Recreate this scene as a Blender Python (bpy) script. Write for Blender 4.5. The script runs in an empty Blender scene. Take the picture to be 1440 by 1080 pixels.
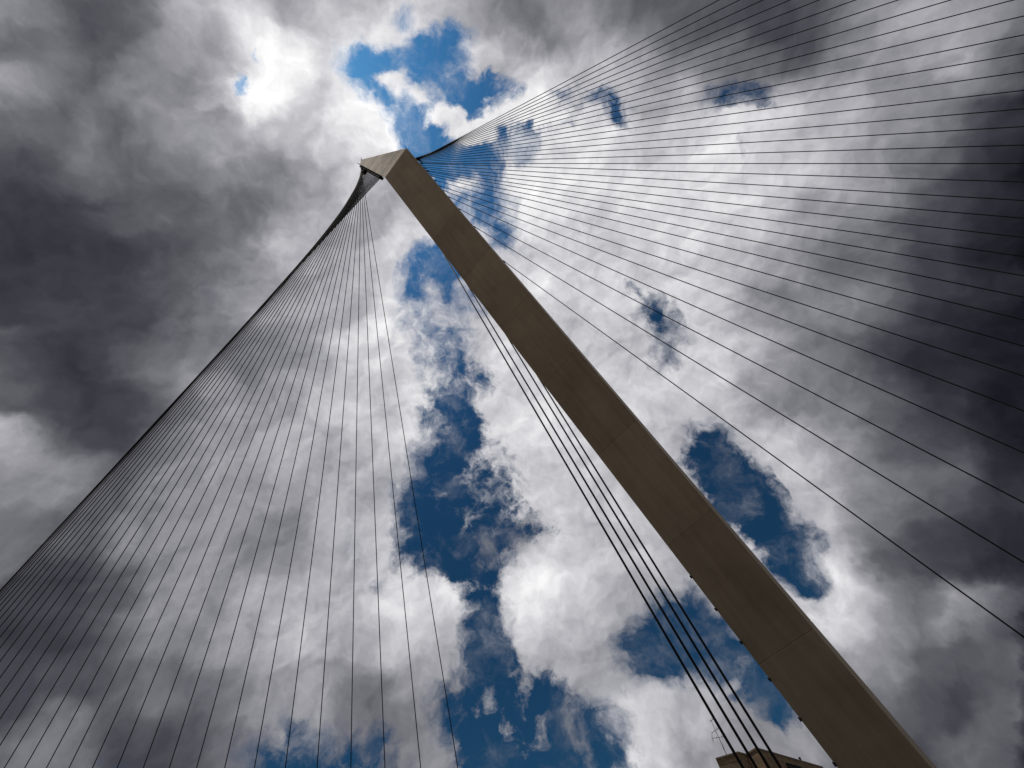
import bpy, bmesh, math, random
import numpy as np
from mathutils import Vector, Matrix

random.seed(7)
scene = bpy.context.scene
COL = scene.collection

# ------------------------------------------------------------------ camera
# wide lens looking up at the leaning mast; F is the focal length in pixels of a 1440 px wide frame
F, CX, CY = 640.0, 720.0, 540.0
zc = np.array([610 - CX, CY - 170, -F]); zc /= np.linalg.norm(zc)          # zenith in camera axes
fw = np.array([0, 0, -1.0]); ya = fw - (fw @ zc) * zc; ya /= np.linalg.norm(ya)
xa = np.cross(ya, zc)
ROT = np.array([xa, ya, zc])                                                # world = ROT @ camera
CAM = np.array([0.0, 0.0, 1.6])

cam_data = bpy.data.cameras.new('camera')
cam = bpy.data.objects.new('camera', cam_data)
COL.objects.link(cam)
cam_data.sensor_fit = 'HORIZONTAL'
cam_data.sensor_width = 36.0
cam_data.lens = 36.0 * F / 1440.0
cam_data.clip_start = 0.1
cam_data.clip_end = 6000
M3 = Matrix(ROT.tolist())
cam.matrix_world = Matrix.Translation(Vector(CAM)) @ M3.to_4x4()
scene.camera = cam


def ray(u, v):
    d = ROT @ np.array([u - CX, CY - v, -F])
    return d / np.linalg.norm(d)


def on_plane(u, v, p, n):
    d = ray(u, v)
    return CAM + d * (((p - CAM) @ n) / (d @ n))


def at_height(u, v, z):
    d = ray(u, v)
    return CAM + d * ((z - CAM[2]) / d[2])


# ------------------------------------------------------------------ exposure
scene.view_settings.view_transform = 'Standard'
scene.view_settings.look = 'None'
scene.view_settings.exposure = 0.0
scene.view_settings.gamma = 1.0
scene.view_settings.use_curve_mapping = False

# ------------------------------------------------------------------ sun
SUN = ray(385, 115)
sun_el = math.asin(SUN[2])
sun_az = math.atan2(SUN[0], SUN[1])
sd = bpy.data.lights.new('sun', 'SUN')
sd.energy = 2.3
sd.angle = math.radians(0.6)
sd.color = (1.0, 0.94, 0.85)
so = bpy.data.objects.new('sun', sd)
COL.objects.link(so)
so.rotation_euler = Vector(SUN).to_track_quat('Z', 'Y').to_euler()

# ------------------------------------------------------------------ sky: Nishita blue behind a broken cloud layer
# Openings in the cloud layer, as outlines on the sky around the bridge (degrees of the view cone -> chart units).
HOLES = [  # (strength, blur, outline)
    (1.0, 9, [(492, 90), (503, 72), (517, 58), (530, 72), (552, 76), (566, 88), (580, 76), (590, 60), (586, 38), (597, 48), (612, 44),
              (627, 43), (637, 28), (651, 42), (643, 62), (627, 77), (632, 96), (647, 117), (664, 120), (677, 106), (697, 110),
              (713, 127), (726, 143), (714, 158), (693, 138), (680, 157), (668, 180), (653, 174), (660, 197), (627, 206),
              (590, 224), (578, 200), (560, 172), (540, 141), (510, 127)]),
    (1.0, 8, [(580, 226), (604, 218), (640, 194), (664, 200), (682, 220), (691, 231), (696, 250), (699, 271), (703, 292),
              (712, 313), (723, 348), (716, 358), (700, 346), (684, 322), (660, 296), (632, 272), (610, 250)]),
    (1.1, 9, [(782, 134), (800, 124), (806, 140), (800, 160), (812, 172), (800, 184), (784, 180), (790, 158)]),
    (1.1, 9, [(828, 126), (846, 122), (852, 142), (868, 150), (886, 160), (888, 176), (872, 174), (852, 164), (834, 154)]),
    (.65, 9, [(690, 200), (720, 188), (752, 178), (770, 186), (740, 206), (715, 226), (700, 236)]),
    (.92, 8, [(978, 158), (994, 144), (1010, 128), (1024, 118), (1034, 130), (1048, 122), (1064, 116), (1086, 120), (1090, 138),
              (1072, 149), (1044, 146), (1012, 150)]),
    (.55, 10, [(1020, 198), (1050, 196), (1056, 212), (1030, 216)]),
    (.55, 10, [(962, 228), (976, 232), (976, 272), (962, 276)]),
    (1.3, 5, [(322, 102), (334, 92), (346, 104), (342, 122), (330, 116)]),
    (1.0, 5, [(340, 48), (348, 52), (350, 70), (342, 72)]),
    (.8, 7, [(474, 72), (484, 66), (494, 84), (492, 106), (480, 98)]),
    (1.2, 5, [(558, 4), (572, 6), (570, 18), (560, 16)]),
    (1.0, 9, [(572, 436), (573, 408), (580, 380), (596, 362), (612, 350), (630, 356), (650, 400), (662, 440), (658, 452),
              (634, 446), (622, 424), (606, 408), (592, 412), (590, 432)]),
    (.75, 8, [(584, 452), (604, 444), (620, 430), (630, 446), (616, 470), (596, 478)]),
    (.6, 9, [(574, 494), (592, 488), (616, 494), (610, 514), (586, 512)]),
    (.6, 12, [(640, 500), (652, 484), (664, 506), (684, 512), (700, 528), (690, 548), (668, 548), (650, 530)]),
    (1.0, 10, [(606, 560), (618, 550), (634, 548), (648, 556), (668, 566), (672, 600), (664, 620), (674, 624), (660, 648),
               (650, 668), (664, 690), (668, 712), (690, 716), (716, 742), (720, 766), (700, 782), (692, 800), (684, 836),
               (670, 828), (656, 816), (643, 808), (622, 806), (600, 808), (584, 798), (574, 780), (572, 752), (582, 728),
               (562, 712), (576, 698), (592, 678), (594, 650), (588, 632), (600, 626), (608, 606), (620, 590)]),
    (.85, 7, [(572, 600), (588, 584), (606, 582), (616, 594), (602, 606), (584, 608)]),
    (.75, 10, [(736, 742), (752, 734), (776, 728), (792, 736), (782, 752), (760, 760), (740, 756)]),
    (.6, 14, [(650, 640), (690, 630), (716, 660), (726, 700), (740, 740), (730, 780), (700, 790), (670, 720)]),
    (.62, 14, [(572, 440), (650, 446), (664, 500), (668, 540), (640, 556), (604, 524), (580, 484)]),
    (.55, 10, [(716, 350), (728, 346), (740, 376), (730, 384)]),
    (.5, 10, [(700, 650), (712, 640), (716, 668), (706, 680)]),
    (1.6, 10, [(664, 822), (688, 826), (690, 860), (696, 890), (706, 920), (700, 950), (668, 952), (662, 920), (668, 890), (664, 850)]),
    (1.1, 12, [(626, 972), (646, 952), (676, 936), (700, 926), (730, 948), (752, 946), (784, 958), (800, 986), (820, 1002),
               (846, 1000), (866, 1010), (866, 1090), (672, 1090), (650, 1060), (640, 1020), (622, 1000)]),
    (.45, 14, [(770, 930), (790, 926), (800, 960), (786, 980)]),
    (1.2, 10, [(884, 950), (880, 920), (896, 884), (930, 866), (958, 840), (962, 802), (978, 828), (1004, 860), (1030, 894),
               (1054, 920), (1086, 960), (1108, 986), (1126, 1012), (1100, 1020), (1084, 1010), (1066, 986), (1042, 966),
               (1016, 950), (996, 944), (960, 938), (920, 960)]),
    (.62, 16, [(330, 1060), (360, 1040), (400, 1026), (440, 1036), (480, 1046), (520, 1036), (560, 1050), (580, 1090), (330, 1090)]),
    (.5, 10, [(494, 1024), (520, 1014), (560, 1030), (566, 1050), (520, 1046)]),
    (.6, 10, [(0, 1010), (18, 992), (34, 1000), (20, 1018), (0, 1030)]),
    (.6, 10, [(126, 1074), (150, 1064), (184, 1062), (190, 1090), (120, 1090)]),
    (1.0, 9, [(978, 604), (990, 596), (1004, 598), (1016, 612), (1028, 624), (1044, 652), (1064, 662), (1084, 686), (1090, 712),
              (1108, 742), (1130, 748), (1148, 758), (1160, 780), (1152, 806), (1138, 828), (1116, 834), (1090, 812), (1068, 786),
              (1046, 754), (1028, 728), (1004, 716), (988, 692), (980, 650)]),
    (.75, 6, [(1128, 850), (1146, 848), (1158, 858), (1146, 868), (1132, 864)]),
    (1.2, 12, [(896, 420), (914, 414), (938, 432), (938, 462), (954, 488), (956, 510), (938, 514), (924, 496), (924, 468), (908, 446)]),
    (.55, 10, [(754, 414), (772, 410), (778, 424), (762, 430)]),
    (.65, 10, [(830, 330), (846, 326), (856, 340), (842, 350)]),
    (.65, 10, [(490, 772), (512, 764), (530, 772), (512, 782)]),
    (.75, 9, [(528, 826), (544, 816), (556, 824), (544, 838)]),
]
WISPS = [  # cloud shreds lying inside the openings: (strength, blur, width, polyline)
    (1.0, 6, 13, [(546, 112), (566, 122), (588, 140), (606, 152), (628, 166), (646, 186), (652, 200)]),
    (.6, 8, 8, [(626, 160), (634, 180), (640, 194)]),
    (.85, 6, 13, [(640, 252), (656, 250), (664, 260), (652, 268), (640, 264)]),
    (.6, 6, 4, [(644, 222), (648, 242)]),
    (.6, 6, 8, [(688, 128), (686, 150), (676, 168)]),
    (.75, 6, 7, [(600, 392), (622, 400), (632, 418)]),
    (.7, 6, 7, [(606, 616), (604, 604), (620, 600)]),
    (.45, 12, 16, [(660, 730), (680, 760), (690, 790)]),
    (.55, 12, 14, [(668, 970), (690, 1000), (704, 1020), (724, 1030), (736, 1060)]),
    (.6, 12, 14, [(720, 940), (740, 985), (752, 1030)]),
    (.6, 12, 12, [(790, 960), (800, 1010), (796, 1050)]),
    (.5, 10, 12, [(640, 960), (652, 1000), (640, 1050)]),
    (.5, 12, 14, [(836, 1010), (820, 1040), (830, 1080)]),
    (.5, 8, 10, [(1022, 930), (1040, 936), (1052, 950)]),
    (.55, 8, 10, [(990, 700), (1010, 740), (1040, 770)]),
    (.35, 10, 8, [(570, 90), (600, 110), (620, 130)]),
    (.5, 8, 6, [(1126, 776), (1134, 790)]),
]
# how bright the cloud is (photo tone 0..100) at points of the same chart: x, y, tone
TONES = """
20 10 60;60 20 48;100 15 38;150 30 35;200 30 42;230 30 55;280 25 65;300 15 70;330 30 92;345 40 95;380 10 62;420 20 50;450 40 65;455 15 75;470 50 85;520 20 75;560 30 90;600 10 85;650 15 70;700 25 50;750 50 48;800 20 60;830 50 70;880 20 50;950 20 36;1000 20 40;1100 40 33;1150 40 35;1200 30 50;1280 30 65;1320 40 68;1380 30 62;1430 20 50
10 60 45;60 60 50;120 70 40;170 50 37;210 60 55;250 60 65;300 60 60;315 68 52;340 80 94;370 90 97;400 60 95;430 70 93;470 70 85;480 100 90;540 95 87;660 60 90;700 80 75;740 90 85;780 60 60;860 70 72;930 70 50;1000 80 50;1080 90 50;1150 70 42;1200 90 60;1260 90 65;1330 80 70;1400 100 50;1435 90 35
10 120 60;60 110 50;130 100 45;180 110 55;230 120 55;260 110 50;290 95 65;320 120 90;360 130 98;390 130 98;420 130 80;450 120 75;470 150 85;500 150 92;530 165 97;740 150 96;800 110 86;850 110 76;900 100 70;950 130 72;1100 150 80;1150 130 70;1200 140 72;1280 140 60;1340 150 50;1400 150 33;1435 160 20
20 170 45;70 170 42;120 180 50;170 180 40;220 170 55;260 180 62;290 190 60;320 180 50;350 160 80;400 180 70;430 160 62;470 190 80;510 200 93;550 195 96;640 190 94;700 180 93;750 190 95;850 190 92;950 190 85;1050 190 90;1100 185 85;1180 190 72;1260 190 65;1340 200 45;1400 210 25;1435 220 18
30 240 36;80 230 38;120 220 50;160 230 42;210 230 40;260 220 48;300 230 62;340 230 55;400 240 52;440 250 65;480 240 80;500 260 85;560 270 70;655 252 92;720 250 95;800 240 95;900 240 90;1000 240 90;1100 240 82;1160 230 80;1230 240 65;1300 250 45;1380 250 25;1435 250 15
30 300 30;80 290 30;140 280 38;190 290 42;250 290 38;300 290 50;340 300 42;400 290 55;440 300 75;470 290 75;530 310 65;570 310 72;600 320 85;740 300 92;800 320 90;880 310 88;960 310 90;1040 300 88;1100 310 70;1170 310 60;1240 320 50;1320 310 33;1400 310 20;1440 320 13
30 370 27;80 370 27;150 370 28;220 360 33;270 350 35;300 370 50;340 370 60;390 350 70;420 380 70;460 370 72;500 370 72;550 370 85;590 350 90;740 370 85;800 370 90;860 380 80;920 380 85;980 370 80;1030 380 78;1090 380 65;1160 390 50;1240 390 42;1320 380 30;1400 390 20
20 420 26;80 430 28;140 430 30;200 430 33;250 420 42;300 420 55;330 420 62;380 420 65;420 430 68;460 430 72;500 420 72;540 430 88;560 450 95;770 440 85;830 440 85;880 440 82;980 430 85;1010 440 85;1060 430 60;1120 430 50;1190 440 60;1230 450 50;1300 440 30;1380 450 20;1440 440 15
10 490 40;40 500 33;100 500 28;160 490 30;190 500 55;210 490 40;260 480 50;310 490 55;350 510 50;390 490 55;430 500 65;470 520 70;510 500 85;540 520 85;570 500 93;620 500 85;690 500 80;720 530 85;830 490 80;880 510 78;960 520 85;1000 530 85;1060 500 78;1120 520 55;1180 500 45;1250 500 30;1330 520 22;1410 520 15
20 560 40;60 570 33;120 570 28;180 570 30;230 560 40;280 560 60;330 560 70;370 560 68;420 560 72;460 570 80;500 570 88;540 560 75;560 590 85;590 550 90;690 570 85;740 580 88;800 590 85;900 570 85;960 570 85;1010 560 80;1070 570 60;1130 560 50;1190 570 50;1250 580 40;1330 580 25;1420 590 15
20 620 75;50 640 50;100 620 33;150 620 30;200 620 40;250 620 55;300 630 65;350 640 60;400 640 70;450 630 65;500 640 75;550 640 75;580 620 85;690 620 82;740 640 85;800 660 85;860 680 80;920 650 80;970 590 70;1060 620 78;1120 620 80;1180 610 65;1250 630 40;1320 620 35;1400 640 20
20 680 55;70 690 55;120 690 50;170 680 42;230 690 60;280 690 62;330 700 60;380 690 55;430 700 70;480 690 75;530 690 72;690 690 78;740 700 82;800 710 82;850 720 80;920 720 70;980 680 70;1110 690 80;1160 670 80;1220 680 65;1270 690 45;1330 700 40;1400 700 25
20 760 50;60 750 42;120 750 42;180 760 62;230 770 65;290 760 60;340 760 55;390 750 50;440 770 65;490 760 72;540 760 78;720 750 60;770 790 85;820 780 82;880 780 75;1170 790 85;1180 750 75;1230 760 50;1280 780 35;1340 770 30;1420 780 20
50 850 33;100 830 30;160 830 40;210 820 60;250 830 65;300 840 58;350 850 72;400 850 70;450 840 70;500 850 75;560 840 82;620 830 88;650 850 82;720 850 85;760 830 92;800 850 85;850 830 75;890 850 68;1170 850 80;1190 870 75;1250 850 60;1300 850 45;1340 870 70;1380 880 55;1430 870 35
40 910 28;90 900 27;150 890 40;200 890 55;230 880 62;280 900 60;330 900 68;380 900 75;430 890 78;480 900 70;530 900 70;600 900 72;640 890 72;740 890 80;800 900 75;850 900 68;1000 920 60;1190 930 65;1250 920 60;1310 930 42;1380 920 40;1430 940 42
20 960 33;60 970 35;110 970 35;160 970 42;200 960 50;250 980 42;300 980 45;340 980 60;390 980 65;440 970 68;490 970 55;540 980 50;590 970 65;640 1000 60;700 990 66;760 930 70;830 950 66;900 980 75;930 1000 80;960 970 70;1020 980 65;1080 1010 55;1220 980 50;1280 990 40;1330 990 30;1390 1000 45;1430 1020 50
20 1000 30;40 1050 50;90 1030 55;130 1040 45;180 1050 30;220 1050 35;270 1040 38;320 1030 50;600 1050 58;550 1050 52;650 1040 58;720 1010 62;780 1040 55;890 1040 80;930 1050 85;980 1040 65;1100 1040 60;1140 1060 60;1250 1040 40;1310 1050 35;1370 1050 50;1430 1060 40
"""
NCOL, NROW = 64, 49
X0, DX, Y0, DY = -24.0, 23.6, -24.0, 23.5


def chart():
    """cover (0 open sky .. 1 cloud) and tone of the cloud layer on a coarse chart of the sky."""
    st = 6
    xs = np.arange(-80, 1524, st); ys = np.arange(-80, 1164, st)
    gx, gy = np.meshgrid(xs, ys)

    def inside(poly):
        r = np.zeros(gx.shape, bool)
        n = len(poly)
        for i in range(n):
            (xa_, ya_), (xb, yb) = poly[i], poly[(i + 1) % n]
            if ya_ == yb:
                continue
            c = ((ya_ > gy) != (yb > gy)) & (gx < (xb - xa_) * (gy - ya_) / (yb - ya_) + xa_)
            r ^= c
        return r.astype(float)

    def blur(a, s):
        s = s / st
        k = np.arange(-int(3 * s) - 1, int(3 * s) + 2)
        w = np.exp(-.5 * (k / s) ** 2); w /= w.sum()
        a = np.apply_along_axis(lambda m: np.convolve(np.pad(m, len(k) // 2, mode='edge'), w, 'valid'), 0, a)
        return np.apply_along_axis(lambda m: np.convolve(np.pad(m, len(k) // 2, mode='edge'), w, 'valid'), 1, a)

    hole = np.zeros(gx.shape)
    for s, b, poly in HOLES:
        hole = np.maximum(hole, s * np.clip(1.35 * blur(inside(poly), b * (1.5 if b > 7 else 1.1)), 0, 1))
    for s, b, w, pl in WISPS:
        d = np.full(gx.shape, 1e9)
        for (ax_, ay), (bx, by) in zip(pl[:-1], pl[1:]):
            L2 = (bx - ax_) ** 2 + (by - ay) ** 2
            t = np.clip(((gx - ax_) * (bx - ax_) + (gy - ay) * (by - ay)) / L2, 0, 1)
            d = np.minimum(d, np.hypot(gx - ax_ - t * (bx - ax_), gy - ay - t * (by - ay)))
        m = np.clip((w + b - d) / (2 * b), 0, 1)
        hole *= 1 - s * m * m * (3 - 2 * m)
    cover = 1 - hole
    pts = np.array([[float(q) for q in p.split()] for line in TONES.strip().split('\n') for p in line.split(';')])
    px = X0 + DX * np.arange(NCOL); py = Y0 + DY * np.arange(NROW)
    tone = np.zeros((NROW, NCOL)); cov = np.zeros((NROW, NCOL))
    for j, y in enumerate(py):
        for i, x in enumerate(px):
            d2 = (pts[:, 0] - x) ** 2 + (pts[:, 1] - y) ** 2
            w = np.exp(-d2 / (2 * 19.0 ** 2)) + 1e-3 * np.exp(-d2 / (2 * 60.0 ** 2)) + 1e-9
            tone[j, i] = (w * pts[:, 2]).sum() / w.sum() / 100
            ii = int(round((x + 80) / st)); jj = int(round((y + 80) / st))
            cov[j, i] = cover[max(0, min(jj, len(ys) - 1)), max(0, min(ii, len(xs) - 1))]
    return cov, tone


def build_world():
    w = bpy.data.worlds.new('World')
    w.use_nodes = True
    nt = w.node_tree
    nt.nodes.clear()
    N, Lk = nt.nodes.new, nt.links.new

    def setin(sock, v):
        if isinstance(v, bpy.types.NodeSocket):
            Lk(v, sock)
        elif v is not None:
            sock.default_value = v

    def mth(op, a, b=None, c=None, clamp=False):
        n = N('ShaderNodeMath'); n.operation = op; n.use_clamp = clamp
        for s, v in zip(n.inputs, (a, b, c)):
            setin(s, v)
        return n.outputs[0]

    def vec(op, a, b=None, c=None, out=0):
        n = N('ShaderNodeVectorMath'); n.operation = op
        for s, v in zip(n.inputs, (a, b, c)):
            setin(s, v)
        return n.outputs[out]

    def noise(v, scale, detail, rough, lac=2.0, color=False, dist=0.0):
        n = N('ShaderNodeTexNoise'); n.noise_dimensions = '3D'
        Lk(v, n.inputs['Vector'])
        n.inputs['Scale'].default_value = scale; n.inputs['Detail'].default_value = detail
        n.inputs['Roughness'].default_value = rough; n.inputs['Lacunarity'].default_value = lac
        n.inputs['Distortion'].default_value = dist
        return n.outputs['Color' if color else 'Fac']

    def smooth(v, a, b, o0=0.0, o1=1.0):
        n = N('ShaderNodeMapRange'); n.interpolation_type = 'SMOOTHSTEP'; n.clamp = True
        setin(n.inputs[0], v)
        setin(n.inputs[1], a); setin(n.inputs[2], b); setin(n.inputs[3], o0); setin(n.inputs[4], o1)
        return n.outputs[0]

    tc = N('ShaderNodeTexCoord')
    D = vec('NORMALIZE', tc.outputs['Generated'])
    # curl the cloud edges: two scales of warping of the direction itself
    w1 = vec('SUBTRACT', noise(D, 7.0, 3.0, .55, color=True), (.5, .5, .5))
    w2 = vec('SUBTRACT', noise(D, 24.0, 5.0, .6, color=True), (.5, .5, .5))
    P = vec('MULTIPLY_ADD', w1, (.085,) * 3, D)
    P = vec('MULTIPLY_ADD', w2, (.042,) * 3, P)
    # chart coordinates: tangent plane of the sky round a fixed direction
    axx, axy, axz = (tuple(float(q) for q in ROT[:, k]) for k in range(3))
    c = vec('DOT_PRODUCT', P, tuple(-q for q in axz), out=1)
    c = mth('MAXIMUM', c, .3)
    u = mth('DIVIDE', vec('DOT_PRODUCT', P, axx, out=1), c)
    v = mth('DIVIDE', vec('DOT_PRODUCT', P, axy, out=1), c)
    pxl = mth('MULTIPLY_ADD', u, F, CX)
    pyl = mth('MULTIPLY_ADD', v, -F, CY)
    ci = mth('DIVIDE', mth('SUBTRACT', pxl, X0), DX)
    ci = mth('MINIMUM', mth('MAXIMUM', ci, 0.0), NCOL - 1.0)
    ri = mth('DIVIDE', mth('SUBTRACT', pyl, Y0), DY * (NROW - 1), clamp=True)
    cov, tone = chart()
    cb = N('ShaderNodeCombineXYZ')
    Lk(ci, cb.inputs[0]); Lk(ci, cb.inputs[1]); Lk(mth('MULTIPLY', ci, .5), cb.inputs[2])
    cvec = cb.outputs[0]
    acc = None
    # every node holds two columns of cover (red, green) and one of tone (blue) as curves down the chart
    for i in range(NCOL // 2):
        r = N('ShaderNodeRGBCurve')
        mp = r.mapping
        mp.extend = 'HORIZONTAL'
        for ch, colv in enumerate((cov[:, 2 * i], cov[:, 2 * i + 1], tone[:, 2 * i] * .8)):
            pts = mp.curves[ch].points
            pts[0].location = (0, float(colv[0])); pts[1].location = (1, float(colv[-1]))
            for j in range(1, NROW - 1):
                # drop points that a straight run already covers
                if abs(colv[j] - colv[j - 1]) < 1e-4 and abs(colv[j] - colv[j + 1]) < 1e-4:
                    continue
                pts.new(j / (NROW - 1), float(colv[j]))
            for p_ in pts:
                p_.handle_type = 'AUTO_CLAMPED'
        mp.update()
        # each column waits for the one before it (keeps the shader's register use low)
        if acc is None:
            ri_, cv_ = ri, cvec
        else:
            ri_ = mth('MULTIPLY_ADD', acc, 1e-9, ri)
            cv_ = vec('MULTIPLY_ADD', acc, (1e-9,) * 3, cvec)
        Lk(ri_, r.inputs['Color'])
        hat = vec('ABSOLUTE', vec('SUBTRACT', cv_, (2 * i, 2 * i + 1, i)))
        hat = vec('MAXIMUM', vec('SUBTRACT', (1, 1, 1), hat), (0, 0, 0))
        acc = vec('MULTIPLY_ADD', r.outputs[0], hat, acc if acc is not None else (0, 0, 0))
    sep = N('ShaderNodeSeparateXYZ'); Lk(acc, sep.inputs[0])
    cover, tn = mth('ADD', sep.outputs[0], sep.outputs[1]), mth('DIVIDE', sep.outputs[2], .8)
    # beyond the charted part the cloud layer simply goes on
    far = mth('MAXIMUM', mth('ABSOLUTE', mth('DIVIDE', mth('SUBTRACT', pxl, CX), 720.0)),
              mth('ABSOLUTE', mth('DIVIDE', mth('SUBTRACT', pyl, CY), 540.0)))
    far = smooth(far, 1.1, 1.6)
    big = noise(D, 3.2, 3.0, .5)
    cover = mth('ADD', mth('MULTIPLY', cover, mth('SUBTRACT', 1.0, far)), mth('MULTIPLY', far, mth('MULTIPLY_ADD', big, 1.6, .02)))
    tn = mth('ADD', mth('MULTIPLY', tn, mth('SUBTRACT', 1.0, far)), mth('MULTIPLY', far, mth('MULTIPLY_ADD', big, .5, .35)))
    # billows
    f1 = noise(P, 9.0, 9.0, .6)
    f2 = noise(P, 30.0, 8.0, .66)
    off = tuple(float(q) * .022 for q in (SUN - (SUN @ ray(720, 540)) * ray(720, 540)))
    Ps = vec('ADD', P, off)
    gap = smooth(cover, .80, .99, 1.0, .15)             # the unbroken layer stays closed
    frn = mth('MULTIPLY_ADD', mth('SUBTRACT', f2, .5), 1.35, mth('MULTIPLY', mth('SUBTRACT', f1, .5), 1.3))
    dd = mth('MULTIPLY_ADD', frn, gap, mth('SUBTRACT', cover, mth('MULTIPLY', gap, .11)))
    soft = noise(D, 5.0, 2.0, .5)                       # some edges crisp, some frayed
    wdt = smooth(soft, .38, .62, .24, .56)
    alpha = smooth(dd, mth('SUBTRACT', .47, wdt), mth('ADD', .47, wdt))
    f3 = noise(P, 15.0, 9.0, .64)
    rim = mth('MULTIPLY_ADD', mth('SUBTRACT', f3, .5), 2.6, mth('MULTIPLY_ADD', frn, .35, cover))
    alpha = mth('MAXIMUM', alpha, smooth(rim, .12, 1.0, 0.0, .62))
    alpha = mth('MAXIMUM', alpha, smooth(f3, .42, .8, 0.0, .30))
    # tone of the cloud: chart + relief turned to the sun + fine structure
    rel = mth('SUBTRACT', noise(P, 11.0, 5.0, .52), noise(Ps, 11.0, 5.0, .52))
    fl = noise(P, 8.0, 4.0, .48)
    fine = mth('MULTIPLY', rel, .55)
    fine = mth('MULTIPLY_ADD', mth('SUBTRACT', f2, .5), mth('MULTIPLY_ADD', gap, .08, .02), fine)
    fine = mth('MULTIPLY_ADD', mth('SUBTRACT', fl, .5), .40, fine)
    tn = mth('SUBTRACT', tn, .04)
    t = mth('MULTIPLY_ADD', fine, smooth(tn, .2, .8, .36, 1.0), tn)
    near = mth('SUBTRACT', vec('DOT_PRODUCT', D, tuple(float(q) for q in SUN), out=1), 1.0)
    t = mth('MULTIPLY_ADD', mth('EXPONENT', mth('MULTIPLY', near, 55.0)), .09, t)   # glow of the sun through the cloud
    ramp = N('ShaderNodeValToRGB')
    cr = ramp.color_ramp

    def lin(*c_):
        return tuple(((q / 255) / 12.92 if q / 255 <= .04045 else ((q / 255 + .055) / 1.055) ** 2.4) for q in c_) + (1,)
    stops = [(0, (12, 12, 17)), (.1, (26, 27, 34)), (.2, (48, 49, 56)), (.3, (71, 72, 79)), (.4, (97, 97, 104)), (.5, (123, 123, 130)),
             (.6, (150, 150, 156)), (.7, (177, 177, 183)), (.8, (204, 203, 208)), (.9, (231, 230, 232)), (1.0, (255, 254, 255))]
    while len(cr.elements) < len(stops):
        cr.elements.new(.5)
    for e, (p, _) in zip(cr.elements, stops):
        e.position = p / 1.0
    for e, (_, q) in zip(cr.elements, stops):
        e.color = lin(*q)
    Lk(t, ramp.inputs[0])
    boost = smooth(t, .98, 1.2, 1.0, 1.7)
    cloud = vec('SCALE', ramp.outputs[0])
    cloud.node.inputs['Scale'].default_value = 10.0
    cl2 = N('ShaderNodeVectorMath'); cl2.operation = 'SCALE'
    Lk(cloud, cl2.inputs[0]); Lk(boost, cl2.inputs['Scale'])
    sky = N('ShaderNodeTexSky')
    sky.sky_type = 'NISHITA'
    sky.sun_disc = False
    sky.sun_elevation = sun_el
    sky.sun_rotation = sun_az
    sky.altitude = 800
    sky.air_density = 1.0
    sky.dust_density = .3
    sky.ozone_density = 2.0
    blue = vec('MULTIPLY', sky.outputs[0], SKY_TINT)
    # the clear sky is brighter towards the sun
    aur = mth('MULTIPLY_ADD', mth('EXPONENT', mth('MULTIPLY', near, 9.0)), 1.7, .45)
    bl = N('ShaderNodeVectorMath'); bl.operation = 'SCALE'
    Lk(blue, bl.inputs[0]); Lk(aur, bl.inputs['Scale']); blue = bl.outputs[0]
    mix = N('ShaderNodeMix'); mix.data_type = 'RGBA'; mix.clamp_factor = True
    Lk(alpha, mix.inputs[0]); Lk(blue, mix.inputs[6]); Lk(cl2.outputs[0], mix.inputs[7])
    bg = N('ShaderNodeBackground'); bg.inputs['Strength'].default_value = .1
    Lk(mix.outputs[2], bg.inputs['Color'])
    out = N('ShaderNodeOutputWorld'); Lk(bg.outputs[0], out.inputs['Surface'])
    scene.world = w


SKY_TINT = (.175, .49, .64)
build_world()


# ------------------------------------------------------------------ helpers
def obj(name, me, mat=None, parent=None):
    o = bpy.data.objects.new(name, me)
    COL.objects.link(o)
    if mat is not None and not me.materials:
        me.materials.append(mat)
    if parent is not None:
        o.parent = parent
        o.matrix_parent_inverse = Matrix.Identity(4)
    return o


def tag(o, label=None, cat=None, group=None, kind=None):
    for k, v in (('label', label), ('category', cat), ('group', group), ('kind', kind)):
        if v:
            o[k] = v
    return o


def empty(name, loc):
    o = bpy.data.objects.new(name, None)
    COL.objects.link(o)
    o.location = Vector(loc)
    return o


def mesh_from_bm(name, bm):
    me = bpy.data.meshes.new(name)
    bmesh.ops.recalc_face_normals(bm, faces=bm.faces)
    bm.to_mesh(me); bm.free()
    return me


def hull(name, pts, origin, bevel=0.0, seg=2):
    bm = bmesh.new()
    o = np.array(origin)
    for p in pts:
        bm.verts.new(Vector(np.array(p) - o))
    bmesh.ops.convex_hull(bm, input=bm.verts)
    bmesh.ops.dissolve_limit(bm, angle_limit=.01, verts=bm.verts, edges=bm.edges)
    if bevel:
        bmesh.ops.bevel(bm, geom=list(bm.edges), offset=bevel, segments=seg, profile=.5, affect='EDGES')
    return mesh_from_bm(name, bm)


def add_tube(bm, a, b, ra, rb=None, sides=8, caps=True):
    a, b = Vector(a), Vector(b)
    rb = ra if rb is None else rb
    q = (b - a).to_track_quat('Z', 'Y')
    va, vb = [], []
    for i in range(sides):
        t = 2 * math.pi * i / sides
        e = q @ Vector((math.cos(t), math.sin(t), 0))
        va.append(bm.verts.new(a + e * ra)); vb.append(bm.verts.new(b + e * rb))
    for i in range(sides):
        j = (i + 1) % sides
        f = bm.faces.new((va[i], va[j], vb[j], vb[i])); f.smooth = True
    if caps:
        bm.faces.new(va[::-1]); bm.faces.new(vb)


def tube_mesh(name, *tubes):
    bm = bmesh.new()
    for t in tubes:
        add_tube(bm, *t)
    return mesh_from_bm(name, bm)


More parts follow.
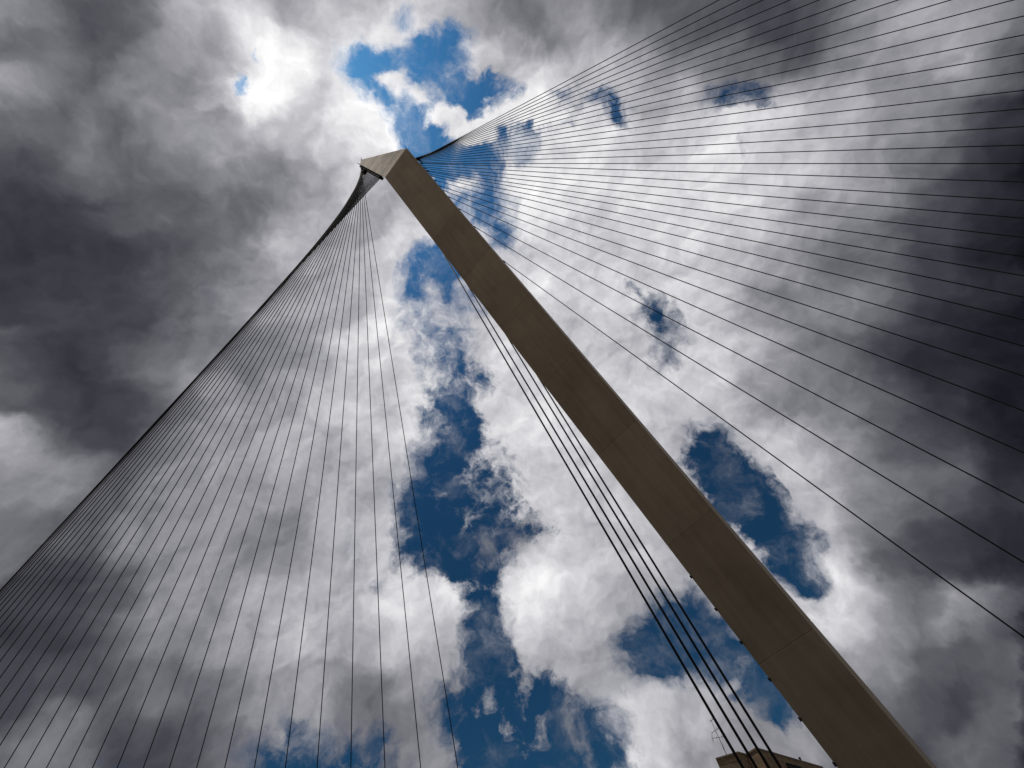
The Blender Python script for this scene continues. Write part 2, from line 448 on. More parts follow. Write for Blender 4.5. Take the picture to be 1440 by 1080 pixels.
def add_box(bm, c, ex, ey, ez, hx, hy, hz):
    c = Vector(c); ex, ey, ez = Vector(ex), Vector(ey), Vector(ez)
    vs = [bm.verts.new(c + ex * hx * sx + ey * hy * sy + ez * hz * sz) for sx in (-1, 1) for sy in (-1, 1) for sz in (-1, 1)]
    for idx in ((0, 1, 3, 2), (4, 6, 7, 5), (0, 4, 5, 1), (2, 3, 7, 6), (0, 2, 6, 4), (1, 5, 7, 3)):
        bm.faces.new([vs[i] for i in idx])


def material(name, base, rough=.6, metal=0.0, var=None, scale=1.0, bump=0.0, bump_scale=40.0, stretch=None):
    m = bpy.data.materials.new(name)
    m.use_nodes = True
    nt = m.node_tree
    b = nt.nodes['Principled BSDF']
    b.inputs['Roughness'].default_value = rough
    b.inputs['Metallic'].default_value = metal
    tc = nt.nodes.new('ShaderNodeTexCoord')
    if var is not None:
        mp = nt.nodes.new('ShaderNodeMapping')
        if stretch:
            mp.inputs['Scale'].default_value = stretch
        nt.links.new(tc.outputs['Object'], mp.inputs[0])
        n = nt.nodes.new('ShaderNodeTexNoise')
        n.inputs['Scale'].default_value = scale; n.inputs['Detail'].default_value = 8; n.inputs['Roughness'].default_value = .6
        nt.links.new(mp.outputs[0], n.inputs['Vector'])
        r = nt.nodes.new('ShaderNodeValToRGB')
        r.color_ramp.elements[0].position = .33; r.color_ramp.elements[1].position = .67
        r.color_ramp.elements[0].color = (*var, 1); r.color_ramp.elements[1].color = (*base, 1)
        nt.links.new(n.outputs['Fac'], r.inputs[0])
        nt.links.new(r.outputs[0], b.inputs['Base Color'])
    else:
        b.inputs['Base Color'].default_value = (*base, 1)
    if bump:
        n2 = nt.nodes.new('ShaderNodeTexNoise')
        n2.inputs['Scale'].default_value = bump_scale; n2.inputs['Detail'].default_value = 6
        nt.links.new(tc.outputs['Object'], n2.inputs['Vector'])
        bp = nt.nodes.new('ShaderNodeBump')
        bp.inputs['Strength'].default_value = bump; bp.inputs['Distance'].default_value = .02
        nt.links.new(n2.outputs['Fac'], bp.inputs['Height'])
        nt.links.new(bp.outputs[0], b.inputs['Normal'])
    return m


M_PAVE = material('stone_paving', (.15, .115, .075), .85, var=(.11, .085, .055), scale=.4, bump=.4, bump_scale=6)
M_ROAD = material('asphalt', (.04, .036, .031), .9, var=(.03, .027, .024), scale=.8, bump=.4, bump_scale=20)
M_DECK = material('deck_steel', (.45, .43, .39), .5, var=(.38, .36, .33), scale=.6)
M_STEEL = material('dark_steel', (.03, .03, .031), .9, 0)
M_STEEL.node_tree.nodes['Principled BSDF'].inputs['Specular IOR Level'].default_value = .05
M_CABLE = material('cable_sheath', (.022, .022, .024), .85)
M_CABLE.node_tree.nodes['Principled BSDF'].inputs['Specular IOR Level'].default_value = .2
M_GALV = material('antenna_metal', (.10, .095, .09), .5, .6)
M_GLASS = material('window_dark', (.02, .02, .02), .2)
M_COPING = material('coping_stone', (.20, .15, .10), .8, var=(.14, .105, .07), scale=2.0)


def streaked_paint():
    """cream paint with rain streaks running down the face; local Z = along the streaks."""
    m = bpy.data.materials.new('weathered_paint')
    m.use_nodes = True
    nt = m.node_tree; b = nt.nodes['Principled BSDF']
    b.inputs['Roughness'].default_value = .72
    b.inputs['Specular IOR Level'].default_value = .3
    tc = nt.nodes.new('ShaderNodeTexCoord')
    mp = nt.nodes.new('ShaderNodeMapping'); mp.inputs['Scale'].default_value = (.30, .8, .035)
    nt.links.new(tc.outputs['Object'], mp.inputs[0])
    n = nt.nodes.new('ShaderNodeTexNoise'); n.inputs['Scale'].default_value = 1.0; n.inputs['Detail'].default_value = 5
    n.inputs['Roughness'].default_value = .65
    nt.links.new(mp.outputs[0], n.inputs['Vector'])
    n2 = nt.nodes.new('ShaderNodeTexNoise'); n2.inputs['Scale'].default_value = .9; n2.inputs['Detail'].default_value = 6
    nt.links.new(tc.outputs['Object'], n2.inputs['Vector'])
    mx = nt.nodes.new('ShaderNodeMath'); mx.operation = 'MULTIPLY_ADD'; mx.inputs[1].default_value = .45
    nt.links.new(n2.outputs['Fac'], mx.inputs[0]); nt.links.new(n.outputs['Fac'], mx.inputs[2])
    r = nt.nodes.new('ShaderNodeValToRGB')
    r.color_ramp.elements[0].position = .64; r.color_ramp.elements[0].color = (.07, .052, .033, 1)
    r.color_ramp.elements[1].position = .80; r.color_ramp.elements[1].color = (.62, .48, .31, 1)
    nt.links.new(mx.outputs[0], r.inputs[0]); nt.links.new(r.outputs[0], b.inputs['Base Color'])
    return m


M_STREAK = streaked_paint()


def stone_wall():
    m = bpy.data.materials.new('stone_blocks')
    m.use_nodes = True
    nt = m.node_tree; b = nt.nodes['Principled BSDF']
    b.inputs['Roughness'].default_value = .9
    uv = nt.nodes.new('ShaderNodeUVMap')
    br = nt.nodes.new('ShaderNodeTexBrick')
    br.inputs['Scale'].default_value = 1.0
    br.inputs['Brick Width'].default_value = .55; br.inputs['Row Height'].default_value = .28
    br.inputs['Mortar Size'].default_value = .014; br.inputs['Mortar Smooth'].default_value = .3
    br.inputs['Color1'].default_value = (.26, .18, .10, 1); br.inputs['Color2'].default_value = (.18, .125, .07, 1)
    br.inputs['Mortar'].default_value = (.12, .09, .06, 1)
    nt.links.new(uv.outputs[0], br.inputs['Vector'])
    n = nt.nodes.new('ShaderNodeTexNoise'); n.inputs['Scale'].default_value = 1.3; n.inputs['Detail'].default_value = 7
    tc = nt.nodes.new('ShaderNodeTexCoord'); nt.links.new(tc.outputs['Object'], n.inputs['Vector'])
    mx = nt.nodes.new('ShaderNodeMix'); mx.data_type = 'RGBA'; mx.blend_type = 'MULTIPLY'; mx.inputs[0].default_value = .6
    nt.links.new(br.outputs['Color'], mx.inputs[6]); nt.links.new(n.outputs['Color'], mx.inputs[7])
    g = nt.nodes.new('ShaderNodeVectorMath'); g.operation = 'SCALE'; g.inputs['Scale'].default_value = 1.35
    nt.links.new(mx.outputs[2], g.inputs[0]); nt.links.new(g.outputs[0], b.inputs['Base Color'])
    bp = nt.nodes.new('ShaderNodeBump'); bp.inputs['Strength'].default_value = .6; bp.inputs['Distance'].default_value = .02
    bp.invert = True
    nt.links.new(br.outputs['Fac'], bp.inputs['Height']); nt.links.new(bp.outputs[0], b.inputs['Normal'])
    return m


M_STONE = stone_wall()

# ------------------------------------------------------------------ ground
bm = bmesh.new()
ring = [0, 30, 120, 500, 2500]
n_ = 48
prev = None
for r in ring:
    if r == 0:
        cur = [bm.verts.new((0, 0, 0))]
    else:
        cur = [bm.verts.new((r * math.cos(2 * math.pi * i / n_), r * math.sin(2 * math.pi * i / n_), 0)) for i in range(n_)]
    if prev is not None:
        for i in range(n_):
            j = (i + 1) % n_
            if len(prev) == 1:
                bm.faces.new((prev[0], cur[i], cur[j]))
            else:
                bm.faces.new((prev[i], cur[i], cur[j], prev[j]))
    prev = cur
tag(obj('ground', mesh_from_bm('ground', bm), M_PAVE), kind='structure')

bm = bmesh.new()
add_box(bm, (10, 34, .004), (1, 0, 0), (0, 1, 0), (0, 0, 1), 75, 48, .002)  # unseen asphalt sheet, added to dim the bounce onto the lower mast
tag(obj('added_road', mesh_from_bm('added_road', bm), M_ROAD), kind='structure')

# ------------------------------------------------------------------ mast
LINE_L = ((541.5, 250.0), (1178.0, 1080.0))      # front-left arris
LINE_R = ((571.4, 208.3), (1310.0, 1080.0))      # front-right arris


def lp(line, y):
    (x0, y0), (x1, y1) = line
    return (x0 + (x1 - x0) * (y - y0) / (y1 - y0), y)


def foot(line, dist):
    for y in np.arange(1420, 2600, .25):
        d = ray(*lp(line, y))
        if d[2] < 0:
            P = CAM + d * (-CAM[2] / d[2])
            if math.hypot(P[0], P[1]) < dist:
                return P


def mast_paint(ax_, wx_, fn_):
    """matt cream-brown paint: plates differ a little, dirt runs down along the mast, faint ripple."""
    m = bpy.data.materials.new('mast_paint')
    m.use_nodes = True
    nt = m.node_tree; b = nt.nodes['Principled BSDF']
    N, Lk = nt.nodes.new, nt.links.new
    tc = N('ShaderNodeTexCoord')
    cb = N('ShaderNodeCombineXYZ')
    for i, (d, k) in enumerate(((wx_, 1.0), (fn_, 1.0), (ax_, .06))):
        dn_ = N('ShaderNodeVectorMath'); dn_.operation = 'DOT_PRODUCT'
        dn_.inputs[1].default_value = tuple(float(q) * k for q in d)
        Lk(tc.outputs['Object'], dn_.inputs[0]); Lk(dn_.outputs['Value'], cb.inputs[i])
    st = N('ShaderNodeTexNoise'); st.inputs['Scale'].default_value = 1.6; st.inputs['Detail'].default_value = 7; st.inputs['Roughness'].default_value = .65
    Lk(cb.outputs[0], st.inputs['Vector'])
    bl = N('ShaderNodeTexNoise'); bl.inputs['Scale'].default_value = .22; bl.inputs['Detail'].default_value = 8; bl.inputs['Roughness'].default_value = .6
    Lk(tc.outputs['Object'], bl.inputs['Vector'])
    oi = N('ShaderNodeObjectInfo')
    def mad(a_, k, c):
        n = N('ShaderNodeMath'); n.operation = 'MULTIPLY_ADD'
        Lk(a_, n.inputs[0]); n.inputs[1].default_value = k
        if isinstance(c, float): n.inputs[2].default_value = c
        else: Lk(c, n.inputs[2])
        return n.outputs[0]
    v = mad(st.outputs['Fac'], .5, mad(bl.outputs['Fac'], .6, mad(oi.outputs['Random'], .12, -.14)))
    r = N('ShaderNodeValToRGB')
    r.color_ramp.elements[0].position = .22; r.color_ramp.elements[0].color = (.20, .155, .10, 1)
    r.color_ramp.elements[1].position = .70; r.color_ramp.elements[1].color = (.39, .312, .215, 1)
    Lk(v, r.inputs[0]); Lk(r.outputs[0], b.inputs['Base Color'])
    b.inputs['Roughness'].default_value = .6
    b.inputs['Specular IOR Level'].default_value = .35
    rp = N('ShaderNodeTexNoise'); rp.inputs['Scale'].default_value = .5; rp.inputs['Detail'].default_value = 3
    Lk(tc.outputs['Object'], rp.inputs['Vector'])
    bp = N('ShaderNodeBump'); bp.inputs['Strength'].default_value = .25; bp.inputs['Distance'].default_value = .08
    Lk(rp.outputs['Fac'], bp.inputs['Height']); Lk(bp.outputs[0], b.inputs['Normal'])
    return m


MAST_H, MAST_D = 90.0, 52.0
Lb, Rb = foot(LINE_L, MAST_D), foot(LINE_R, MAST_D)
Ct = at_height(541.5, 250, MAST_H)
fn = np.cross(Rb - Lb, Ct - Lb); fn /= np.linalg.norm(fn)
if fn @ (CAM - Ct) < 0:
    fn = -fn
Bt = on_plane(571.4, 208.3, Ct, fn)


def behind(u, v, depth):
    return on_plane(u, v, Ct - fn * depth, fn)


T_TOP, T_BOT = 5.0, 3.6
BRt, BLt = behind(573.4, 209.8, T_TOP), behind(553, 245, T_TOP)
base_y = 1400
# rear arrises: right one shows as a thin sliver beside the front face
BRb = behind(1319 + (1400 - 1080) * .853, 1400, T_BOT)
BLb = behind(1200 + (1400 - 1080) * .75, 1400, T_BOT)


def to_ground(a, b):
    t = (0 - a[2]) / (b[2] - a[2])
    return a + (b - a) * t


BRb, BLb = to_ground(BRt, BRb), to_ground(BLt, BLb)

_ax = (Ct - Lb) / np.linalg.norm(Ct - Lb); _wx = np.cross(_ax, fn)
M_PAINT = mast_paint(_ax, _wx, fn)
mast = empty('bridge_mast', (Lb + Rb + BRb + BLb) / 4)
MO = np.array(mast.location)
tag(mast, 'tall leaning cream steel bridge mast with bent top, shadowed underside towards the viewer', 'bridge mast')
NSEG = 10
GAP = .0001


def sect(t):
    return [Lb + (Ct - Lb) * t, Rb + (Bt - Rb) * t, BRb + (BRt - BRb) * t, BLb + (BLt - BLb) * t]


for k in range(NSEG):
    s0, s1 = sect(k / NSEG + (GAP / 2 if k else 0)), sect((k + 1) / NSEG - (GAP / 2 if k < NSEG - 1 else 0))
    obj('mast_segment', hull('mast_segment', s0 + s1, MO, .05, 2), M_PAINT, mast)
# inner core closes the joints a little behind the plating
def inset(q, d):
    c = sum(q) / 4
    return [p + (c - p) / np.linalg.norm(c - p) * d for p in q]
obj('mast_core', hull('mast_core', inset(sect(.01), .05) + inset(sect(.995), .05), MO), M_PAINT, mast)

# head: bends away from the kink towards the tip; its near face catches the sun at a grazing angle
HEAD_L = 28.5
best = None
for dep in np.arange(92, 140, .1):
    d = ray(505.8, 231.2)
    Ab = CAM + d * dep
    n = np.cross(Bt - Ct, Ab - Ct); n /= np.linalg.norm(n)
    if n @ (CAM - Ct) < 0:
        n = -n
    e = abs(np.linalg.norm(Ab - (Ct + Bt) / 2) - HEAD_L)
    if best is None or e < best[0]:
        best = (e, dep, Ab, n, n @ SUN)
_, dep, Abot, hn, hs = best
Atop = on_plane(507.7, 224.5, Ct, hn)


def hb(u, v, depth):
    return on_plane(u, v, Ct - hn * depth, hn)


kv = Bt - Ct
# streak frame: local Z runs along B-C on the head
hz = Vector(kv).normalized(); hy = Vector(hn); hx = hy.cross(hz).normalized(); hy = hz.cross(hx)
HM = Matrix((hx, hy, hz)).transposed().to_4x4()
mid = (Ct + Bt + Abot) / 3
head_pts = [Bt, Ct, BRt, BLt, Abot, Atop, Abot - fn * 2.2 + (Bt - Ct) * .12, Atop - fn * 2.2 + (Ct - Bt) * .05]
HMi = HM.inverted()
loc_pts = [np.array(HMi.to_3x3() @ Vector(p - mid)) for p in head_pts]
hd = obj('mast_head', hull('mast_head', loc_pts, (0, 0, 0), .05, 2), M_STREAK, mast)
hd.matrix_local = Matrix.Translation(Vector(mid - MO)) @ HM

# dark-coloured strip standing in for shade on the head's underside, where the left fan hangs
ea = Vector(Ct - Abot); LA = ea.length; ea.normalize()
dn = -Vector(kv); dn = (dn - dn.dot(ea) * ea).normalized()
bk = ea.cross(dn).normalized()
if bk.dot(Vector(hn)) > 0:
    bk = -bk
bm = bmesh.new()
c0 = Vector(Abot - MO) + ea * LA * .41 + dn * .16 + bk * .55
add_box(bm, c0, ea, dn, bk, LA * .41, .26, .40)
obj('underside_shade_strip', mesh_from_bm('underside_shade_strip', bm), M_STEEL, mast)
bm = bmesh.new()
add_box(bm, Vector(on_plane(512.7, 241.5, Ct, hn) - MO), ea, dn, bk, .38, .5, .4)
obj('tip_bracket', mesh_from_bm('tip_bracket', bm), M_STEEL, mast)
pA, pB = Abot - MO, on_plane(501.6, 228.6, Ct, hn) - MO
obj('lightning_rod', tube_mesh('lightning_rod', (pA, pB, .09, .05, 6)), M_STEEL, mast)
pA, pB = Atop - MO, on_plane(508.3, 221.5, Ct, hn) - MO
obj('lightning_rod', tube_mesh('lightning_rod', (pA, pB, .06, .03, 6)), M_STEEL, mast)

# small dark lugs along the lower left arris
ax = (Ct - Lb) / np.linalg.norm(Ct - Lb)
wx = (Rb - Lb) - ((Rb - Lb) @ ax) * ax; wx /= np.linalg.norm(wx)
lug_me = None
for (u, v) in ((972, 810), (1008, 855), (1044, 901), (1084, 953), (1127, 1009), (1176, 1072)):
    p = on_plane(u + 2, v, Ct, fn)
    p = Lb + ((p - Lb) @ ax) * ax + wx * .0
    t = ((p - Lb) @ ax) / np.linalg.norm(Ct - Lb)
    p = Lb + (Ct - Lb) * t
    if lug_me is None:
        bm = bmesh.new()
        add_box(bm, Vector(wx * .0 + fn * .03), Vector(ax), Vector(wx), Vector(fn), .10, .07, .08)
        add_tube(bm, Vector(-wx * .04 + fn * .06 - ax * .12), Vector(-wx * .04 + fn * .06 + ax * .16), .05, .05, 8)
        lug_me = mesh_from_bm('lug', bm)
    o = obj('lug', lug_me, M_STEEL, mast)
    o.location = Vector(p - MO)

# plinth under the mast
bm = bmesh.new()
add_box(bm, (0, 0, .3), (1, 0, 0), (0, 1, 0), (0, 0, 1), 5.5, 5.5, .3)
pl = obj('mast_plinth', mesh_from_bm('mast_plinth', bm), M_PAVE)
pl.location = mast.location
tag(pl, 'low square stone plinth under the foot of the leaning mast', 'plinth')

# ------------------------------------------------------------------ stay cables
socket_me = tube_mesh('socket', ((0, 0, 0), (0, 0, .5), .085, .08, 10), ((0, 0, .5), (0, 0, .8), .08, .056, 10))
ORD = ['', 'first', 'second', 'third', 'fourth', 'fifth', 'sixth', 'seventh', 'eighth', 'ninth', 'tenth', 'eleventh', 'twelfth', 'thirteenth',
       'fourteenth', 'fifteenth', 'sixteenth', 'seventeenth', 'eighteenth', 'nineteenth', 'twentieth', 'twenty-first', 'twenty-second',
       'twenty-third', 'twenty-fourth', 'twenty-fifth', 'twenty-sixth', 'twenty-seventh', 'twenty-eighth', 'twenty-ninth', 'thirtieth',
       'thirty-first', 'thirty-second', 'thirty-third']


def cable(a, e, r, label, group):
    a, e = np.array(a), np.array(e)
    L = np.linalg.norm(e - a)
    o = obj('stay_cable', tube_mesh('stay_cable', ((0, 0, 0), (0, 0, L), r, r, 8)), M_CABLE)
    o.location = Vector(a)
    o.rotation_euler = Vector(e - a).to_track_quat('Z', 'Y').to_euler()
    tag(o, label, 'bridge cable', group)
    obj('socket', socket_me, M_STEEL, o)
    return o


ZD = 9.0
KD = (ZD - CAM[2]) / 4.4


def arc_hit(n, x0, y0, th, kap, z):
    d = np.array([math.cos(th), math.sin(th), 0]); nr = np.array([-d[1], d[0], 0]); P0 = np.array([x0, y0, z - CAM[2]])
    a, b, c = kap * (n @ nr), n @ d, n @ P0
    disc = b * b - 4 * a * c
    t = 2 * c / (-b - math.sqrt(disc) * (1 if b >= 0 else -1))
    return CAM + P0 + t * d + kap * t * t * nr, t


# right fan: where each cable crosses x = 960 and where it leaves the view
yr = [27.7, 39.3, 51.7, 63, 75.5, 87, 99.3, 111, 123.5, 135.3, 146.7, 158.5, 170.7, 182.5, 194, 205.8, 217.3, 230, 241.3, 253.8, 266, 278.7, 291.7,
      304, 318.3, 333.3, 351.7, 372.7, 395.7, 423.3, 457.3, 497.7, 549]
er = [(1011, 0), (1040, 0), (1073, 0), (1111, 0), (1152, 0), (1203, 0), (1263, 0), (1337, 0), (1425, 0)] + [(1440, y) for y in (
    22.5, 49, 75, 101, 127, 153, 178, 204, 230, 256, 282, 307, 334, 361, 388, 418, 450, 487, 529, 578, 637, 707, 791, 896)]
ARC_R = (72.198 * KD, 9.732 * KD, 2.45245, .0110521 / KD)
xa_ = [593 - (17 - k) * 1.6 for k in range(18)]
ya_ = [yr[k] + (er[k][1] - yr[k]) * (xa_[k] - 960) / (er[k][0] - 960) for k in range(18)]
ya_ = np.polyval(np.polyfit(range(18), ya_, 2), range(18))      # even out the row of anchors on the rear face
tR = []
for k in range(33):
    p, q = (960, yr[k]), er[k]
    if k < 17:
        p = (xa_[k], ya_[k])
    n = np.cross(ray(*p), ray(*q)); n /= np.linalg.norm(n)
    if k >= 17:                                        # fixed along the rear right arris
        t = ((CAM - BRb) @ n) / ((BRt - BRb) @ n)
        a = BRb + (BRt - BRb) * t
    else:                                              # fixed on the rear face, hidden by the mast
        a = behind(p[0], p[1], T_TOP - .1)
    e, t = arc_hit(n, *ARC_R, ZD)
    tR.append(t)
    if k == 0:
        lb = 'thin dark stay cable, topmost of the right-hand fan, its upper edge'
    elif k == 32:
        lb = 'thin dark stay cable, lowest of the right-hand fan, from the mast to the right'
    else:
        lb = '%s thin dark stay cable from the top in the fan right of the mast' % ORD[k + 1]
    cable(a, e, .052, lb, 'stay cables of the right-hand fan')

# left fan: hung under the bent head
eL = [(x, 1080) for x in (643.8, 591.6, 541.4, 493.3, 445.8, 401.2, 357.7, 316, 276.4, 238, 201.4, 164.7, 130, 97, 65.3, 34.7, 6)] + [
    (0, y) for y in (1048, 1011, 979.6, 953, 930, 911, 896, 881.5, 870, 859.5, 851.5, 844.4, 839.6, 835.6, 832.5, 830.5)]
axk = np.interp(range(33), [0, 7, 11, 16, 21, 26, 32], [507.0, 509, 511.4, 515.9, 522.5, 529.5, 537.5])
ARC_L = (-102.591 * KD, 51.7915 * KD, 2.74962, -.0047996 / KD)
tL = []
for k in range(33):
    p = (axk[k], 233.5 + (axk[k] - 506) * 14.0 / 32)
    q = eL[k]
    a = on_plane(p[0], p[1], Ct + np.array(bk) * .5, hn)
    n = np.cross(ray(*p), ray(*q)); n /= np.linalg.norm(n)
    e, t = arc_hit(n, *ARC_L, ZD)
    tL.append(t)
    if k == 0:
        lb = 'thin dark stay cable, rightmost of the left-hand fan, hung from the mast tip'
    elif k == 32:
        lb = 'thin dark stay cable, leftmost of the left-hand fan along its outer edge'
    else:
        lb = '%s thin dark stay cable from the right in the fan left of the mast' % ORD[k + 1]
    cable(a, e, .062, lb, 'stay cables of the left-hand fan')

# four heavier backstays close beside the left edge of the mast
BACK = [((626.7, 361.7), (1045, 1080)), ((665, 413), (1064, 1080)), ((715, 476), (1081.5, 1080)), ((770, 551), (1098, 1080))]
wrd = ['leftmost of the four', 'second from left of the four', 'third from left of the four', 'nearest the mast of the four']
for k, (p, q) in enumerate(BACK):
    n = np.cross(ray(*p), ray(*q)); n /= np.linalg.norm(n)
    s = (lp(LINE_L, p[1])[0] - p[0])
    t = ((CAM - BLb) @ n) / ((BLt - BLb) @ n)
    a = BLb + (BLt - BLb) * t
    # lands at the foot, nearer than the building
    g = np.array([n[0], n[1]]); cst = n[2] * (CAM[2] - .4)
    yy = 36.0 + k * .6
    xx = (cst - n[1] * yy) / n[0]
    cable(a, (xx, yy, .4), .085, 'thick dark backstay cable beside the mast, %s' % wrd[k], 'backstay cables beside the mast')

# ------------------------------------------------------------------ bridge deck (under the far ends of the fans)
def deck(arc, t0, t1, side, label):
    x0, y0, th, kap = arc
    d = np.array([math.cos(th), math.sin(th), 0]); nr = np.array([-d[1], d[0], 0]); P0 = np.array([x0, y0, 0]) + np.array([CAM[0], CAM[1], 0])
    bm = bmesh.new()
    rows = []
    for t in np.linspace(t0, t1, 30):
        p = P0 + t * d + kap * t * t * nr
        tg = d + 2 * kap * t * nr; tg /= np.linalg.norm(tg); sd_ = np.array([-tg[1], tg[0], 0]) * side
        prof = [(-.6, ZD - .1), (8, ZD - .1), (8, ZD - .5), (5, ZD - 1.6), (2.5, ZD - 1.6), (-.6, ZD - .5)]
        rows.append([bm.verts.new(Vector(p + sd_ * w + np.array([0, 0, z]))) for w, z in prof])
    for r0, r1 in zip(rows[:-1], rows[1:]):
        for i in range(6):
            j = (i + 1) % 6
            bm.faces.new((r0[i], r0[j], r1[j], r1[i]))
    bm.faces.new(rows[0]); bm.faces.new(rows[-1][::-1])
    o = obj('bridge_deck', mesh_from_bm('bridge_deck', bm), M_DECK)
    tag(o, label, 'bridge deck', 'bridge deck spans')


def outward(arc, ts):
    x0, y0, th, kap = arc
    d = np.array([math.cos(th), math.sin(th)]); nr = np.array([-d[1], d[0]])
    t = sum(ts) / len(ts)
    p = np.array([x0, y0]) + t * d + kap * t * t * nr
    tg = d + 2 * kap * t * nr
    return 1 if (np.array([-tg[1], tg[0]]) @ p) > 0 else -1


deck(ARC_R, min(tR) - (3 if tR[0] < tR[-1] else .3), max(tR) + (.3 if tR[0] < tR[-1] else 3), outward(ARC_R, tR), 'curved pale steel deck span holding the right-hand fan of cables')
deck(ARC_L, min(tL) - 3, max(tL) + 3, outward(ARC_L, tL), 'curved pale steel deck span holding the left-hand fan of cables')

# ------------------------------------------------------------------ building at the bottom edge
ROOF = 20.0
bld = empty('stone_building', (14, 66, 0))
BO = np.array(bld.location)
tag(bld, 'brown stone-clad building with flat roof and stepped corner at the bottom edge', 'building')


def prism(name, foot_, z0, z1, mat):
    """extruded footprint with wall UVs in metres."""
    bm = bmesh.new()
    uvl = bm.loops.layers.uv.new('UVMap')
    lo = [bm.verts.new((x - BO[0], y - BO[1], z0)) for x, y in foot_]
    hi = [bm.verts.new((x - BO[0], y - BO[1], z1)) for x, y in foot_]
    run = 0.0
    for i in range(len(foot_)):
        j = (i + 1) % len(foot_)
        f = bm.faces.new((lo[i], lo[j], hi[j], hi[i]))
        L = (lo[j].co - lo[i].co).length
        for lpp, (uu, vv) in zip(f.loops, ((run, z0), (run + L, z0), (run + L, z1), (run, z1))):
            lpp[uvl].uv = (uu, vv)
        run += L
    bm.faces.new(hi); bm.faces.new(lo[::-1])
    return obj(name, mesh_from_bm(name, bm), mat, bld)


a1, b1, c1 = at_height(1006.5, 1066, ROOF)[:2], at_height(1037, 1057, ROOF)[:2], at_height(1054, 1060, ROOF)[:2]
p2, q2, r2 = at_height(1054, 1059.5, ROOF)[:2], at_height(1063, 1051, ROOF)[:2], at_height(1156, 1078, ROOF)[:2]
dirn = (r2 - q2) / np.linalg.norm(r2 - q2); prp = np.array([-dirn[1], dirn[0]])
CH = .16
f1 = [a1, b1, b1 + dirn * 3.0, b1 + dirn * 3.0 + prp * 4, a1 + a1 / np.linalg.norm(a1) * 4.5]
f2 = [q2, r2, r2 + prp * 9, q2 + prp * 9]
prism('stone_wall', f1, 0, ROOF - CH, M_STONE)
prism('stone_wall', f2, 0, ROOF - CH - .003, M_STONE)


def grow(fp, d):
    c = sum(fp) / len(fp)
    return [p + (p - c) / np.linalg.norm(p - c) * d for p in fp]


prism('roof_coping', grow(f1, .09), ROOF - CH, ROOF - .004, M_COPING)
prism('roof_coping', grow(f2, .09), ROOF - CH + .006, ROOF, M_COPING)

# louvred opening in the long face
out2 = np.array([dirn[1], -dirn[0]])
wl = 3.0; wc = q2 + dirn * 6.6
D3, O3, Z3 = Vector((*dirn, 0)), Vector((*out2, 0)), Vector((0, 0, 1))
cz = ROOF - 1.9
bm = bmesh.new()
for dx, dz, hx_, hz_ in ((0, 1.05, wl / 2 + .1, .07), (0, -1.05, wl / 2 + .1, .07), (-wl / 2 - .03, 0, .07, .98), (wl / 2 + .03, 0, .07, .98), (0, 0, .05, .98)):
    add_box(bm, Vector((wc[0] - BO[0], wc[1] - BO[1], cz + dz)) + D3 * dx + O3 * .06, D3, O3, Z3, hx_, .06, hz_)
wf = obj('window', mesh_from_bm('window', bm), M_STEEL, bld)
bm = bmesh.new()
add_box(bm, Vector((wc[0] - BO[0], wc[1] - BO[1], cz)) + O3 * .012, D3, O3, Z3, wl / 2 - .05, .008, .96)
obj('pane', mesh_from_bm('pane', bm), M_GLASS, wf)
bm = bmesh.new()
add_box(bm, (0, 0, 0), D3, (O3 * .8 - Z3 * .6), (O3 * .6 + Z3 * .8), wl / 2 - .1, .06, .008)
slat_me = mesh_from_bm('slat', bm)
for k in range(9):
    s = obj('slat', slat_me, M_COPING, wf)
    s.location = Vector((wc[0] - BO[0], wc[1] - BO[1], cz - .85 + k * .21)) + O3 * .07
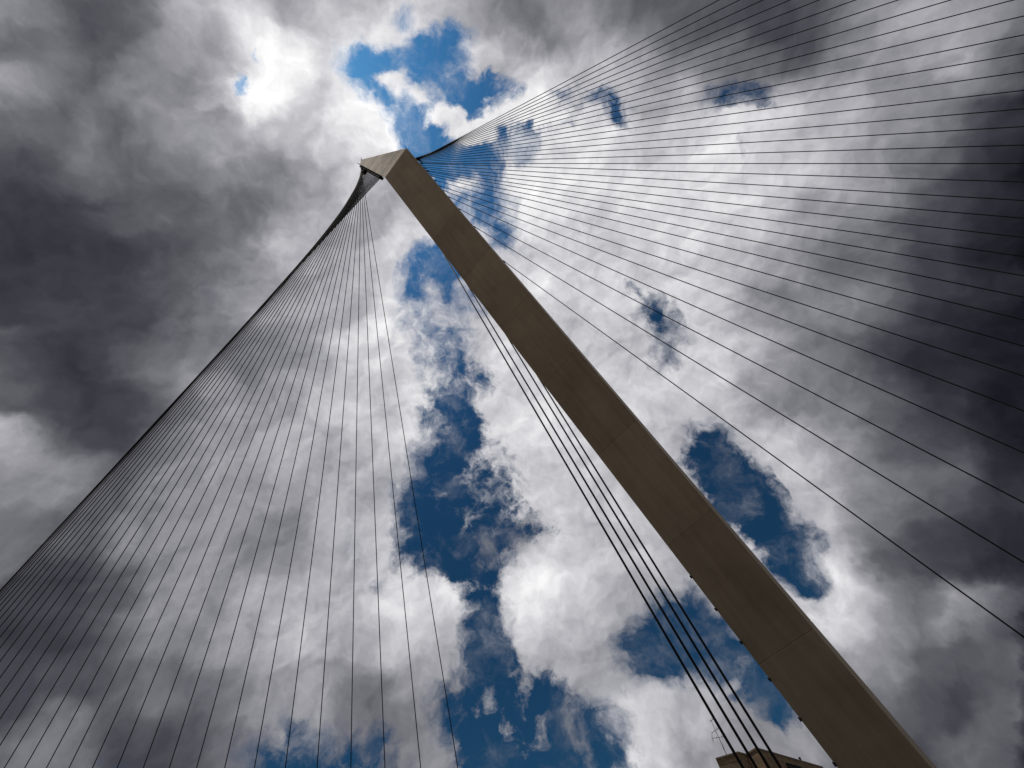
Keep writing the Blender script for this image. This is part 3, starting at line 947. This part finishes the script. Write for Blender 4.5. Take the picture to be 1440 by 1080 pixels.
# stub vent pipe on the roof
vp = at_height(1131.5, 1070.5, ROOF)[:2] + prp * .35
obj('vent_pipe', tube_mesh('vent_pipe', ((vp[0] - BO[0], vp[1] - BO[1], ROOF - .01), (vp[0] - BO[0], vp[1] - BO[1], ROOF + .42), .11, .11, 10),
                           ((vp[0] - BO[0], vp[1] - BO[1], ROOF + .42), (vp[0] - BO[0], vp[1] - BO[1], ROOF + .5), .15, .13, 10)), M_STEEL, bld)

# television antenna on the roof
ab = at_height(1021, 1060, ROOF)[:2] + np.array([.15, .75])
ant = empty('roof_antenna', (ab[0], ab[1], ROOF))
tag(ant, 'spindly television antenna with crossed rods standing on the stone building roof', 'antenna')
obj('pole', tube_mesh('pole', ((0, 0, -.004), (0, 0, 3.45), .035, .028, 8)), M_GALV, ant)
RX, RY = Vector((math.cos(.1), math.sin(.1), 0)), Vector((-math.sin(.1), math.cos(.1), 0))


def yagi(z, dirv, l0, l1, elems, tilt=0.0):
    a = Vector((0, 0, z)) + dirv * l0; b = Vector((0, 0, z)) + dirv * l1 + Vector((0, 0, tilt))
    bo = obj('boom', tube_mesh('boom', (a, b, .022, .022, 6)), M_GALV, ant)
    side = dirv.cross(Vector((0, 0, 1))).normalized()
    for f, h, up in elems:
        c = a + (b - a) * f
        s = side * (1 - up) + Vector((0, 0, up))
        s.normalize()
        obj('element', tube_mesh('element', (c - s * h, c + s * h, .014, .014, 6)), M_GALV, bo)


yagi(1.55, (RX * .8 + RY * .6).normalized(), -1.15, 1.25, [(0, .34, .8), (.07, .30, .7), (.33, .2, .7), (.72, .2, .7), (.97, .3, .75)], .35)
yagi(2.3, (RX * .9 - RY * .4).normalized(), -.5, .55, [(0, .12, .8), (.35, .16, .8), (.7, .16, .8), (1, .1, .8)], .2)
yagi(.75, (RX * .3 + RY * .95).normalized(), -.5, .35, [(0, .3, .85), (.4, .22, .8), (.9, .2, .8)], .1)
yagi(3.35, (RX * .3 - RY * .95).normalized(), -.2, .6, [(.2, .22, .2), (.9, .22, .3)], -.1)
